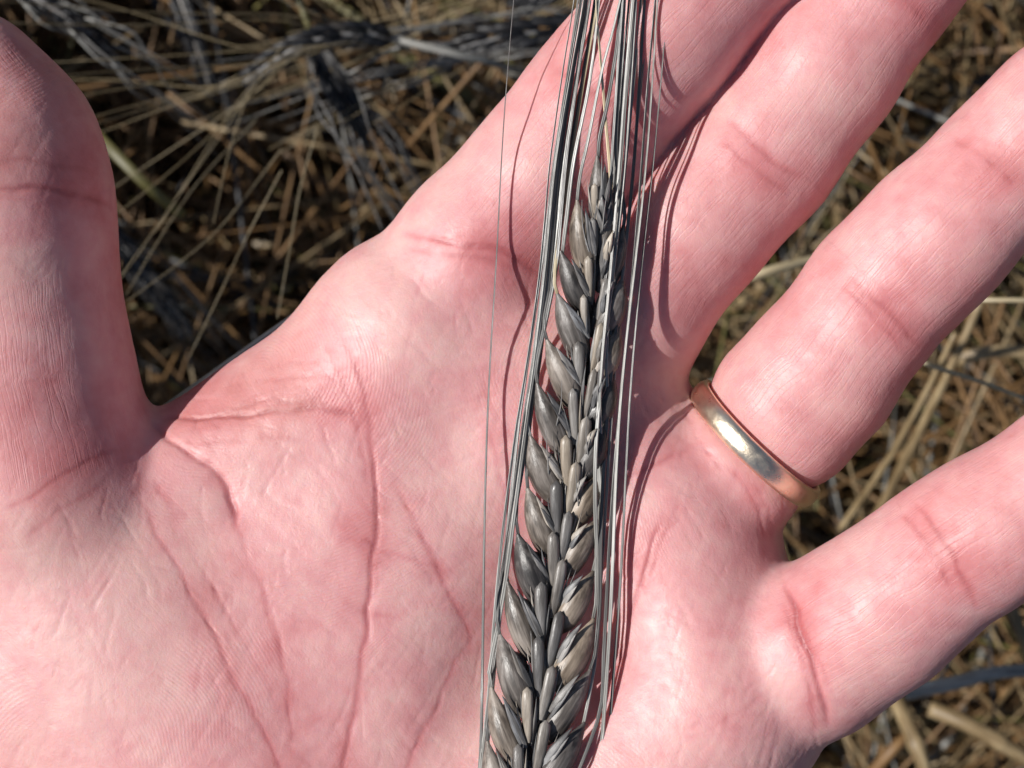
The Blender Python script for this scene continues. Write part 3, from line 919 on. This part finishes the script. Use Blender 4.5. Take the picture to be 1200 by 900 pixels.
def build_ear():
    base = to_m(W(560, 1150, 10.6))
    BM = Tm(base)
    ear = empty('barley_ear', base)
    tag(ear, 'black two-rowed barley ear with long silvery awns lying across the open palm', 'barley ear')
    # rachis and stalk
    ys = np.linspace(205, 1150, 40)
    path = np.array([W(axx(y), y, axz(y) - .3) for y in ys[::-1]])
    rad = np.linspace(.75, .35, 40) * (1 + .12 * np.sin(np.arange(40) * 1.7))
    tube_obj('rachis', path, rad, M_RACHIS, ear, BM, sides=8, flat=.7)
    st = spline([W(560, 1150, 10.6), W(540, 1250, 10.5), W(500, 1400, 7), W(470, 1560, -8), W(455, 1700, -60)], 30)
    tube_obj('stem', st, np.full(30, 1.1), M_STRAW[0], ear, BM, sides=10)
    r_ = random.Random(4)
    for side, rows in (('L', LEFT_TIP), ('R', RIGHT_TIP)):
        sg = -1 if side == 'L' else 1
        n = len(rows)
        for i, ((tx, ty), (bx, by), sc) in enumerate(rows):
            bx += -sg * 5; by += 14
            bx += r_.uniform(-1.5, 1.5); tx += r_.uniform(-1.5, 1.5)
            zb = axz(by) + .1; zt = axz(ty) + (1.3 if side == 'L' else 1.0) + r_.uniform(-.3, .3)
            B, Tp = W(bx, by, zb), W(tx, ty, zt)
            back = np.array([sg * r_.uniform(.45, .75), 0.1, 1.0]) if i else np.array([-.3, 0, 1.0])
            M, ln = frame(B, Tp, back)
            k, A = place('kernel', KERNELS[r_.randrange(4)], BM, M, ear, sc * r_.uniform(.96, 1.08), ln / 9.0 * 1.04)
            # its awn
            wv = r_.uniform(0, 6)
            if side == 'L':
                off = np.interp(i, [0, 3, 8, n - 1], [15, 10, -2, -16]) + r_.uniform(-3, 3)
            else:
                off = np.interp(i, [0, 4, 9, n - 1], [-8, -2, 12, 38]) + r_.uniform(-4, 4)
            pts = [W(tx - (tx - bx) * -.0, ty + 1, zt - .05)]
            dz = r_.uniform(-.7, .9)
            hh = 4.0 if side == 'L' else (5.3 if i < 9 else 4.2)
            ylist = list(np.arange(ty - 22, -700, -60.0))
            for y in ylist:
                q = min(1, (ty - y) / 105.0); q = q * q * (3 - 2 * q)
                dirx = tx + (tx - bx) / max(20, by - ty) * (ty - y) * .4
                x = dirx * (1 - q) + (bundle(y, side) + off) * q + 1.6 * math.sin(y * .011 + wv)
                z = zt * (1 - q) + (hh + dz + max(0, (230 - y)) * .010) * q
                pts.append(W(x, y, z))
            custom = {('L', 0): [(701, 186), (703, 160), (712, 120), (722, 60), (728, 0), (745, -150), (770, -400)],
                      ('L', 1): [(676, 238), (680, 205), (690, 160), (706, 80), (722, 20), (735, -60), (760, -350)],
                      ('L', 2): [(659, 297), (664, 255), (672, 190), (690, 100), (700, 20), (716, -150), (740, -400)],
                      ('R', 0): [(717, 226), (714, 190), (708, 120), (703, 60), (699, 0), (700, -150), (705, -400)]}.get((side, i))
            if custom:
                pts = [W(x, y, zt + min(3.0, .012 * (ty - y))) for x, y in custom]
            path = spline(np.array(pts), 64)
            s = np.linspace(0, 1, 64)
            rb = {0: .22, 1: .25}.get(i, .26) * r_.uniform(.75, 1.15)
            rad = np.interp(s, [0, .04, .5, 1], [.22, rb, rb * .75, .07])
            mat = M_AWN_CREAM if (side, i) == ('R', 0) else (M_AWN_DARK if r_.random() < .5 else (M_AWN_TAN if r_.random() < .16 else M_AWN))
            if (side, i) in (('L', 0), ('L', 15)): mat = M_AWN_DARK
            tube_obj('awn', path, rad, mat, k, A, section=AWN_SEC, twist=r_.uniform(-2.2, 2.2))
    # the awn of the lowest left kernel strays wide of the bundle
    stray = [k for k in ear.children if k.name.startswith('kernel')][15]
    for ch in list(stray.children): bpy.data.objects.remove(ch)
    (tx, ty), (bx, by), sc = LEFT_TIP[15]
    A = BM @ np.array(stray.matrix_basis)
    pts = [W(543, 1062, axz(1062) + 1), W(548, 1010, 10), W(562, 900, 7), W(565, 800, 3.2), W(568, 600, 3.0), W(573, 450, 3.4), W(582, 300, 4.0), W(590, 150, 4.8), W(602, 0, 6.5), W(622, -200, 10), W(660, -500, 14)]
    tube_obj('awn', spline(np.array(pts), 70), np.interp(np.linspace(0, 1, 70), [0, .3, 1], [.24, .17, .07]), M_AWN_DARK, stray, A, section=AWN_SEC, twist=2)
    # sterile side florets, the two middle columns
    SL = [(697, 215), (694, 255), (689, 300), (684, 345), (678, 400), (671, 455), (663, 510), (652, 563), (648, 623), (634, 681), (631, 745), (618, 805), (607, 872), (599, 934), (588, 996), (576, 1058)]
    SR = [(706, 232), (714, 278), (711, 326), (705, 378), (697, 432), (688, 488), (676, 541), (667, 599), (660, 655), (657, 716), (648, 780), (640, 844), (630, 905), (618, 966), (604, 1028)]
    for side, rows in (('L', SL), ('R', SR)):
        for i, (x, y) in enumerate(rows):
            s = min(1.0, .62 + .06 * i)
            L_ = 68 * s * r_.uniform(.92, 1.08)
            dx = (1.5 if side == 'L' else -13.0) * s + r_.uniform(-2, 2)
            bx = x + dx; by = y + L_
            M, ln = frame(W(bx, by, axz(by) + 1.6), W(x, y, axz(y) + 2.7), (-.15 if side == 'L' else .25, .1, 1))
            place('sterile_floret', STERILES[r_.randrange(3)], BM, M, ear, s * r_.uniform(.9, 1.12), ln / 6.2)
            for q in (-1, 1, -1.7, 1.6):            # slivers of glume beside it
                ox = q * r_.uniform(6, 9) * s; oy = r_.uniform(-6, 26)
                M, ln = frame(W(bx + ox * .3, by + 4, axz(by) + 1.2), W(x + ox + (2 if side == 'R' else -2), y + oy, axz(y) + r_.uniform(2.2, 2.9)), (q * .5, .1, 1))
                place('glume', GLUMES[0], BM, M, ear, r_.uniform(.4, .8), ln / 5.6)
    # the far-side side florets, seen only as dark shapes in the gaps
    for side, rows in (('L', LEFT_TIP), ('R', RIGHT_TIP)):
        sg = -1 if side == 'L' else 1
        for i, ((tx, ty), (bx, by), sc) in enumerate(rows):
            for q in range(2):
                t0 = (tx - sg * (13 + 9 * q), ty + 16 + 20 * q); b0 = (axx(by - 6) + sg * (3 - 3 * q), by + 4 + 6 * q)
                M, ln = frame(W(*b0, axz(b0[1]) - .5), W(*t0, axz(t0[1]) - .1), (sg * .2, .1, 1))
                place('sterile_floret', BACK_FLORET, BM, M, ear, 1.25, ln / 6.2)
    # narrow glumes tucked between kernels and side florets
    for side, rows in (('L', LEFT_TIP), ('R', RIGHT_TIP)):
        for i, ((tx, ty), (bx, by), sc) in enumerate(rows):
            for q in range(2):
                if side == 'L':
                    t0 = (tx + 9 + 6 * q + r_.uniform(-2, 2), ty + 6 + 14 * q); b0 = (bx + 8 + 3 * q, by - 14)
                else:
                    t0 = (tx - 11 - 7 * q + r_.uniform(-2, 2), ty + 2 + 12 * q); b0 = (bx + 1, by - 22 + 8 * q)
                M, ln = frame(W(*b0, axz(b0[1]) + 1.8), W(*t0, axz(t0[1]) + 2.9 + .25 * q), (.3 if side == 'L' else -.4, .2, 1))
                place('glume', GLUMES[q], BM, M, ear, r_.uniform(.85, 1.15) * (1.35 if q == 0 else .75), ln / 5.6)
            # a hair-thin glume bristle
            if r_.random() < .6: continue
            hx, hy = (tx + bx) / 2 + 6 * -(-1 if side == 'L' else 1), (ty + by) / 2
            p0 = W(hx, hy + 12, axz(hy) + 2.3); p2 = W(hx + r_.uniform(-6, 10), hy - 42, axz(hy) + 3.6 + r_.uniform(0, .8))
            p1 = (p0 + p2) / 2 + np.array([r_.uniform(-.3, .3), 0, .2])
            tube_obj('bristle', spline(np.array([p0, p1, p2]), 8), np.linspace(.10, .025, 8), M_GLUME_F, ear, BM, sides=4)
    return ear

M_GLUME_F = fibre_material('glume_bristle', (0.13, 0.125, 0.12), (0.26, 0.25, 0.24), (0.4, 0.39, 0.37))
M_STRAW = [fibre_material('straw_tan', (0.09, 0.058, 0.024), (0.20, 0.138, 0.066), (0.38, 0.29, 0.165), 0.5),
           fibre_material('straw_brown', (0.07, 0.034, 0.011), (0.165, 0.087, 0.030), (0.28, 0.165, 0.065), 0.55),
           fibre_material('straw_grey', (0.08, 0.078, 0.07), (0.19, 0.185, 0.165), (0.36, 0.35, 0.32), 0.5),
           fibre_material('straw_olive', (0.05, 0.045, 0.012), (0.105, 0.092, 0.026), (0.19, 0.165, 0.055), 0.5),
           fibre_material('straw_black', (0.012, 0.012, 0.014), (0.028, 0.028, 0.03), (0.07, 0.07, 0.075), 0.5)]
EAR = build_ear()

# ================================================================ the field underneath
def build_ground():
    m, nt, b = new_mat('soil')
    tc = nd(nt, 'ShaderNodeTexCoord').outputs['Object']
    n = noise(nt, tc, 60, 4, 0.65)
    c = ramp(nt, n, [(0.3, (0.05, 0.026, 0.012)), (0.55, (0.10, 0.055, 0.025)), (0.75, (0.17, 0.10, 0.05))])
    nt.links.new(c, b.inputs['Base Color'])
    nt.links.new(bump(nt, n, 0.8, 0.02), b.inputs['Normal'])
    b.inputs['Roughness'].default_value = 0.95
    # fine relief near the hand, then out to the horizon
    xs = np.concatenate([[-200, -40, -8, -3], np.linspace(-1.2, 1.2, 61), [3, 8, 40, 200]])
    X, Y = np.meshgrid(xs, xs, indexing='ij')
    Z = 0.03 * (fbm(np.stack([X.ravel() * 9, Y.ravel() * 9, np.zeros(X.size)], 1), 3) - .5).reshape(X.shape) * (np.abs(X) < 1.3) * (np.abs(Y) < 1.3) - 0.01
    n_ = len(xs)
    i = np.arange(n_ - 1)[:, None] * n_; j = np.arange(n_ - 1)[None]
    F = np.stack([i + j, i + n_ + j, i + n_ + j + 1, i + j + 1], -1).reshape(-1, 4)
    o = link(bpy.data.objects.new('ground', mesh_from('ground', np.stack([X, Y, Z], -1).reshape(-1, 3), F, m)))
    tag(o, kind='structure')

def build_litter():
    """the uncountable mass of dry stalks and leaves below the hand."""
    r_ = random.Random(21)
    Vs, Fs, Ms, Cs = [], [], [], []
    nv = 0
    def put(path, rad, sides, flat, mi, up=(0, 0, 1), twist=0.0):
        nonlocal nv
        V, F = sweep(path, rad, sides, flat, up, None, twist)
        Vs.append(V); Fs.append(F + nv); Ms.append(np.full(len(F), mi)); nv += len(V)
        ln = np.linalg.norm(np.diff(path, axis=0), axis=1).sum()
        Cs.append(fibre_coords(len(path), sides, ln, r_.uniform(0, 99)))
    def pick(x, w=(0.30, .40, .12, .08, .10)):
        # warmer browns to the left of the hand, paler straw to the right
        t = min(1, max(0, (x + 150) / 300))
        w = [.10 + .28 * t, .74 - .34 * t, .015 + .06 * t, .08 - .02 * t, .05 + .01 * t]
        return r_.choices(range(5), w)[0]
    for k in range(2600):                                     # leaning stalks
        x, y = r_.uniform(-520, 520), r_.uniform(-460, 460)
        h = r_.uniform(150, 520)
        z0 = -800
        a = r_.uniform(0, 6.283); ln = r_.uniform(.15, 1.0) * h
        p2 = np.array([x + math.cos(a) * ln, y + math.sin(a) * ln, z0 + h])
        p1 = np.array([x + math.cos(a) * ln * .35, y + math.sin(a) * ln * .35, z0 + h * .62]) + np.array([r_.gauss(0, 14), r_.gauss(0, 14), 0])
        path = spline(np.array([(x, y, z0), p1, p2]), 7)
        rr = r_.uniform(.6, 1.15)
        put(path, np.linspace(rr, rr * .6, 7), 6, 1.0, pick(p2[0]))
    for k in range(300):                                      # taller crop added out of view towards the sun to shade the straw
        x, y = r_.uniform(-620, -215), r_.uniform(-250, 420)
        h = r_.uniform(450, 690)
        a = r_.uniform(0, 6.283); ln = r_.uniform(.02, .16) * h
        p2 = np.array([x + math.cos(a) * ln, y + math.sin(a) * ln, -800 + h])
        path = spline(np.array([(x, y, -800), (p2 + np.array([x, y, -800])) / 2 + np.array([r_.gauss(0, 9), r_.gauss(0, 9), 0]), p2, p2 + np.array([r_.gauss(0, 30), r_.gauss(0, 30), r_.uniform(10, 50)])]), 8)
        put(path, np.array([1.7, 1.6, 1.5, 1.4, 1.4, 4.5, 4.5, 1.0]), 6, 1.0, pick(x))
    for k in range(1900):                                     # lodged stalks lying about
        x, y = r_.uniform(-420, 420), r_.uniform(-360, 360)
        z = r_.triangular(-760, -330, -620)
        a = r_.uniform(0, 6.283); ln = r_.uniform(120, 330)
        d = np.array([math.cos(a) * ln, math.sin(a) * ln, r_.gauss(0, 35)])
        c = np.array([x, y, z])
        path = spline(np.array([c - d, c + np.array([r_.gauss(0, 10), r_.gauss(0, 10), r_.gauss(0, 8)]), c + d]), 7)
        rr = r_.uniform(.45, 1.0)
        put(path, np.linspace(rr, rr * .75, 7), 6, 1.0, pick(x))
    for k in range(200):                                      # broad brown leaves deep on the left
        x, y = r_.uniform(-420, 60), r_.uniform(-200, 380)
        z = r_.uniform(-700, -520)
        a = r_.uniform(0, 6.283); ln = r_.uniform(90, 240)
        c = np.array([x, y, z]); d = np.array([math.cos(a), math.sin(a), 0])
        path = spline(np.array([c, c + d * ln * .4 + np.array([0, 0, r_.uniform(0, 30)]), c + d * ln + np.array([r_.gauss(0, 15), r_.gauss(0, 15), r_.uniform(-60, 10)])]), 8)
        put(path, r_.uniform(3.5, 7.5) * np.interp(np.linspace(0, 1, 8), [0, .3, 1], [.7, 1, .12]), 6, .1, r_.choices((1, 0, 3), (.75, .15, .1))[0], twist=r_.uniform(-2.5, 2.5))
    for k in range(1000):                                     # dry curled leaves
        x, y = r_.uniform(-430, 430), r_.uniform(-370, 370)
        z = r_.triangular(-740, -380, -600)
        a = r_.uniform(0, 6.283); ln = r_.uniform(80, 230)
        c = np.array([x, y, z]); d = np.array([math.cos(a), math.sin(a), 0])
        s = np.array([-math.sin(a), math.cos(a), 0])
        path = spline(np.array([c, c + d * ln * .4 + np.array([0, 0, r_.uniform(5, 40)]), c + d * ln * .8 + s * r_.gauss(0, 20) + np.array([0, 0, r_.uniform(-30, 20)]), c + d * ln + s * r_.gauss(0, 30) + np.array([0, 0, r_.uniform(-90, 0)])]), 10)
        wd = r_.uniform(1.3, 3.2)
        rad = wd * np.interp(np.linspace(0, 1, 10), [0, .3, 1], [.7, 1, .12])
        put(path, rad, 6, .12, pick(x), twist=r_.uniform(-4, 4))
    me = mesh_from('straw_mass', to_m(np.vstack(Vs)), np.vstack(Fs), M_STRAW, mat_idx=np.concatenate(Ms))
    add_attr(me, 'fibre', np.vstack(Cs), 'FLOAT_VECTOR')
    o = link(bpy.data.objects.new('barley_straw', me))
    tag(o, 'tangled mass of dry brown and tan barley straw below the hand', 'straw', kind='stuff')

def bg_plant(label, ear_pts, awn_len=95.0, spread=.18, droop=(0, 0, 0), n=11, foot=None, seed=0, awn_mats=None, bundle_dir=None, awn_r=.19, leaf=True, group=None, width=1.0, thin=.3):
    """a nodding barley plant: stem from the soil, black ear, fan of awns, a dry leaf."""
    r_ = random.Random(seed)
    E = spline(np.array([W(*p) for p in ear_pts]), 40)
    base, tip = E[0], E[-1]
    d0 = E[1] - E[0]; d0 /= np.linalg.norm(d0)
    if foot is None:
        foot = base - d0 * 160
    ft = np.array([foot[0], foot[1], -802.0])
    loc = to_m(ft); BM = Tm(loc)
    pl = empty('barley_plant', loc)
    tag(pl, label, 'barley plant', group)
    mid = base - d0 * 45 + np.array([0, 0, -14.0])
    low = ft * .45 + mid * .55 + np.array([r_.gauss(0, 15), r_.gauss(0, 15), 40])
    st = spline(np.array([ft, low, mid, base]), 26)
    tube_obj('stem', st, np.linspace(1.7, 1.0, 26), M_STRAW[r_.choice((0, 2, 3))], pl, BM, sides=8)
    tube_obj('rachis', E, np.linspace(.8, .4, 40), M_RACHIS, pl, BM, sides=6)
    mats = awn_mats or [M_AWN_FAR]
    up = np.array([r_.uniform(-.3, .3), r_.uniform(-.3, .3), 1.0])
    for i in range(n):
        for sg in (-1, 1):
            j = 1 + (i + (.25 if sg > 0 else 0)) / n * 36
            a = int(j); c = E[a]
            d = E[min(39, a + 2)] - E[a - 1]; d /= np.linalg.norm(d)
            sd = np.cross(d, up); sd /= np.linalg.norm(sd)
            u2 = np.cross(sd, d)
            sc = (1.0 if i < n - 3 else .85) * width
            B = c + sd * sg * 1.2 * sc; Tp = c + d * 9.2 * sc + sd * sg * (3.2 + r_.uniform(-.5, .7)) * sc + u2 * r_.uniform(-.3, 1.2)
            M, ln = frame(B, Tp, sd * sg * .6 + u2)
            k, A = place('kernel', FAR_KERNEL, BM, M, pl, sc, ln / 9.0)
            if r_.random() < thin: continue
            L = awn_len * r_.uniform(.75, 1.15)
            dv = d if bundle_dir is None else np.asarray(bundle_dir, float)
            dv = dv + sd * sg * spread * r_.uniform(0, 1.2) + u2 * spread * r_.uniform(-.7, .7)
            dv /= np.linalg.norm(dv)
            p1 = Tp + (Tp - B) / ln * 12
            p2 = Tp + dv * L * .5 + np.array(droop) * .35
            p3 = Tp + dv * L + np.array(droop)
            tube_obj('awn', spline(np.array([Tp, p1, p2, p3]), 16), np.interp(np.linspace(0, 1, 16), [0, .4, 1], [awn_r * 1.15, awn_r * .85, .08]), r_.choice(mats), k, A, sides=4)
            # side florets fill the middle of the ear
            if sg > 0 and i % 2 == 0:
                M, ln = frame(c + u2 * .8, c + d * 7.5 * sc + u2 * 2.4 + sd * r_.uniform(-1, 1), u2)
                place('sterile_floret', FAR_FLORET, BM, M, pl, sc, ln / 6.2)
    if leaf:
        q = st[10]; a = r_.uniform(0, 6.283)
        dd = np.array([math.cos(a), math.sin(a), 0])
        lp = spline(np.array([q, q + dd * 40 + np.array([0, 0, 45]), q + dd * 95 + np.array([0, 0, 20]), q + dd * 130 + np.array([r_.gauss(0, 20), 0, -70])]), 16)
        tube_obj('leaf', lp, 3.6 * np.interp(np.linspace(0, 1, 16), [0, .3, 1], [.6, 1, .1]), M_STRAW[r_.choice((0, 1, 3))], pl, BM, sides=6, flat=.12, twist=r_.uniform(-3, 3))
    return pl

build_ground()
build_litter()
bg_plant('black barley ear arching left beside the thumb, fan of tan awns', [(462, 46, -205), (425, 40, -200), (368, 47, -196), (318, 73, -198), (285, 98, -204)], 98, .55, (0, 0, 10), foot=W(520, 60, -400), seed=3, width=.78, thin=.3, awn_r=.15, n=12)
bg_plant('black barley ear hanging straight down between thumb and index finger', [(366, 44, -222), (374, 64, -219), (396, 104, -222), (420, 140, -228), (432, 158, -232)], 66, .07, (0, 0, -10), foot=W(400, -60, -400), seed=5, awn_mats=[M_AWN_DARK, M_AWN_DARK, M_AWN], awn_r=.30, width=.95, thin=.2)
bg_plant('black barley ear lying level behind the index finger, awns swept left', [(735, 26, -225), (680, 32, -222), (610, 40, -220), (555, 52, -222), (515, 66, -226)], 70, .07, (0, 0, -10), foot=W(900, 0, -400), seed=8, awn_mats=[M_AWN_DARK, M_AWN_DARK, M_AWN], awn_r=.30, thin=.25)
bg_plant('grey sunlit barley ear behind the thumb tip at the top corner', [(-10, -30, -200), (30, -8, -198), (80, 22, -200), (120, 52, -206), (140, 70, -212)], 40, .08, (0, 0, -20), foot=W(-200, -60, -400), seed=11, awn_mats=[M_AWN, M_AWN_DARK], awn_r=.26, width=.6, thin=.4)
bg_plant('dark barley ear deep in the straw below the thumb and index gap', [(120, 262, -300), (145, 290, -300), (180, 335, -304), (222, 392, -312)], 70, .08, (0, 0, -30), foot=W(60, 200, -500), seed=13, awn_mats=[M_STRAW[4]], width=.9, thin=.6)
bg_plant('black barley ear at the upper edge with olive awns sweeping over its neighbour', [(760, -60, -232), (700, -35, -230), (640, -8, -230), (600, 8, -232)], 95, .16, (0, 0, 0), foot=W(860, -200, -500), seed=17, thin=.45, awn_r=.2)
bg_plant('dark barley ear glimpsed between the middle and ring fingers', [(1060, 70, -300), (1030, 110, -298), (990, 170, -300), (960, 215, -306)], 90, .2, (0, 0, -30), foot=W(1160, 0, -500), seed=19, awn_mats=[M_AWN_DARK, M_AWN_FAR], thin=.5)
bg_plant('dark barley ear low at the left edge behind the upper thumb', [(195, -40, -330), (215, 10, -326), (232, 60, -330), (245, 100, -336)], 70, .1, (0, 0, -30), foot=W(150, -160, -500), seed=23, awn_mats=[M_STRAW[4]], thin=.85)

# single stalks one can follow with the eye
def stalk(label, pts, r, mat, group=None, flat=1.0, knot=None):
    P = spline(np.array([W(*p) for p in pts]), 28)
    rad = np.full(28, r) * np.interp(np.linspace(0, 1, 28), [0, 1], [1.1, .85])
    if knot is not None:
        rad *= 1 + .35 * np.exp(-((np.linspace(0, 1, 28) - knot) / .03) ** 2)
    loc = to_m(P[0]); BM = Tm(loc)
    o = tube_obj('barley_stalk', P, rad, mat, None, BM, sides=10, flat=flat)
    o.location = loc
    tag(o, label, 'stalk', group)
stalk('grey green stalk running just under the thumb web', [(60, 576, -60), (175, 496, -38), (290, 414, -32), (420, 318, -45), (560, 190, -130)], 1.05, M_AWN)
stalk('knotted straw stalk slanting up between ring and little finger', [(985, 620, -250), (1040, 540, -230), (1085, 460, -215), (1120, 390, -205)], 1.0, M_STRAW[0], knot=.5)
stalk('tan straw stalk slanting beside the knotted one below the ring finger', [(1010, 640, -290), (1060, 540, -270), (1110, 440, -250), (1150, 350, -240)], 1.5, M_STRAW[0], knot=.4)
stalk('thin pale awn crossing under the ring finger at the right edge', [(1060, 412, -120), (1090, 428, -118), (1150, 448, -118), (1230, 478, -125)], .45, M_AWN_TAN)
stalk('thin curved tan stem at the right edge beside the ring finger', [(1090, 355, -140), (1140, 352, -135), (1200, 352, -132), (1280, 356, -140)], .5, M_AWN_TAN)
stalk('broad pale straw lying level at the right edge under the ring finger', [(1120, 422, -260), (1160, 412, -255), (1215, 414, -255), (1300, 425, -260)], 1.9, M_STRAW[0], flat=.5)
stalk('white bleached straw at the right edge below the little finger', [(1060, 812, -190), (1120, 800, -185), (1170, 788, -182), (1260, 782, -180)], 1.8, M_AWN, flat=.7)
stalk('thick tan straw slanting right below the little finger', [(1090, 830, -260), (1140, 852, -255), (1200, 888, -255), (1260, 930, -262)], 2.3, M_STRAW[0], knot=.4)
stalk('tan straw pointing down under the little finger, knotted', [(1050, 820, -280), (1072, 868, -270), (1085, 905, -270), (1100, 960, -280)], 2.3, M_STRAW[0], knot=.35)
stalk('short brown straw at the bottom edge under the little finger', [(1000, 930, -300), (1045, 880, -290), (1075, 850, -295)], 2.0, M_STRAW[1])
stalk('tan straw at the right edge slanting down past the little finger', [(1180, 700, -230), (1195, 740, -230), (1215, 790, -240)], 1.9, M_STRAW[0])
stalk('pale thin straw crossing between middle and ring finger bases', [(840, 340, -170), (900, 318, -165), (960, 302, -170)], 1.2, M_AWN_TAN)
stalk('olive leaf stalk beside the upper thumb among the awns', [(100, 145, -270), (135, 180, -262), (175, 220, -262), (215, 252, -275)], 1.6, M_STRAW[3], flat=.3)
def loose_awn(label, pts, r=.13):
    P = spline(np.array([W(*p) for p in pts]), 20)
    loc = to_m(P[0])
    o = tube_obj('awn', P, np.linspace(r * 1.15, .05, 20), M_AWN_TAN, None, Tm(loc), sides=5)
    o.location = loc
    tag(o, label, 'awn')
loose_awn('fine tan awn slanting down left towards the middle of the thumb', [(330, 55, -190), (258, 160, -150), (205, 235, -132), (144, 322, -125)])
loose_awn('fine tan awn ending in a bend above the thumb web', [(290, 110, -170), (268, 180, -150), (250, 262, -140)])
loose_awn('fine tan awn reaching lowest towards the thumb web', [(330, 200, -150), (290, 276, -138), (255, 350, -130), (222, 418, -128)])
loose_awn('fine tan awn ending beside the straight edge of the index finger', [(372, 150, -170), (352, 220, -150), (338, 300, -142), (325, 373, -138)])
loose_awn('long fine awn crossing from the bent one down to the thumb', [(330, 175, -160), (262, 262, -140), (210, 308, -132), (150, 352, -128)])
loose_awn('fine awn slanting from the arched ear to the thumb joint', [(300, 140, -190), (235, 210, -160), (190, 275, -145), (148, 345, -140)])
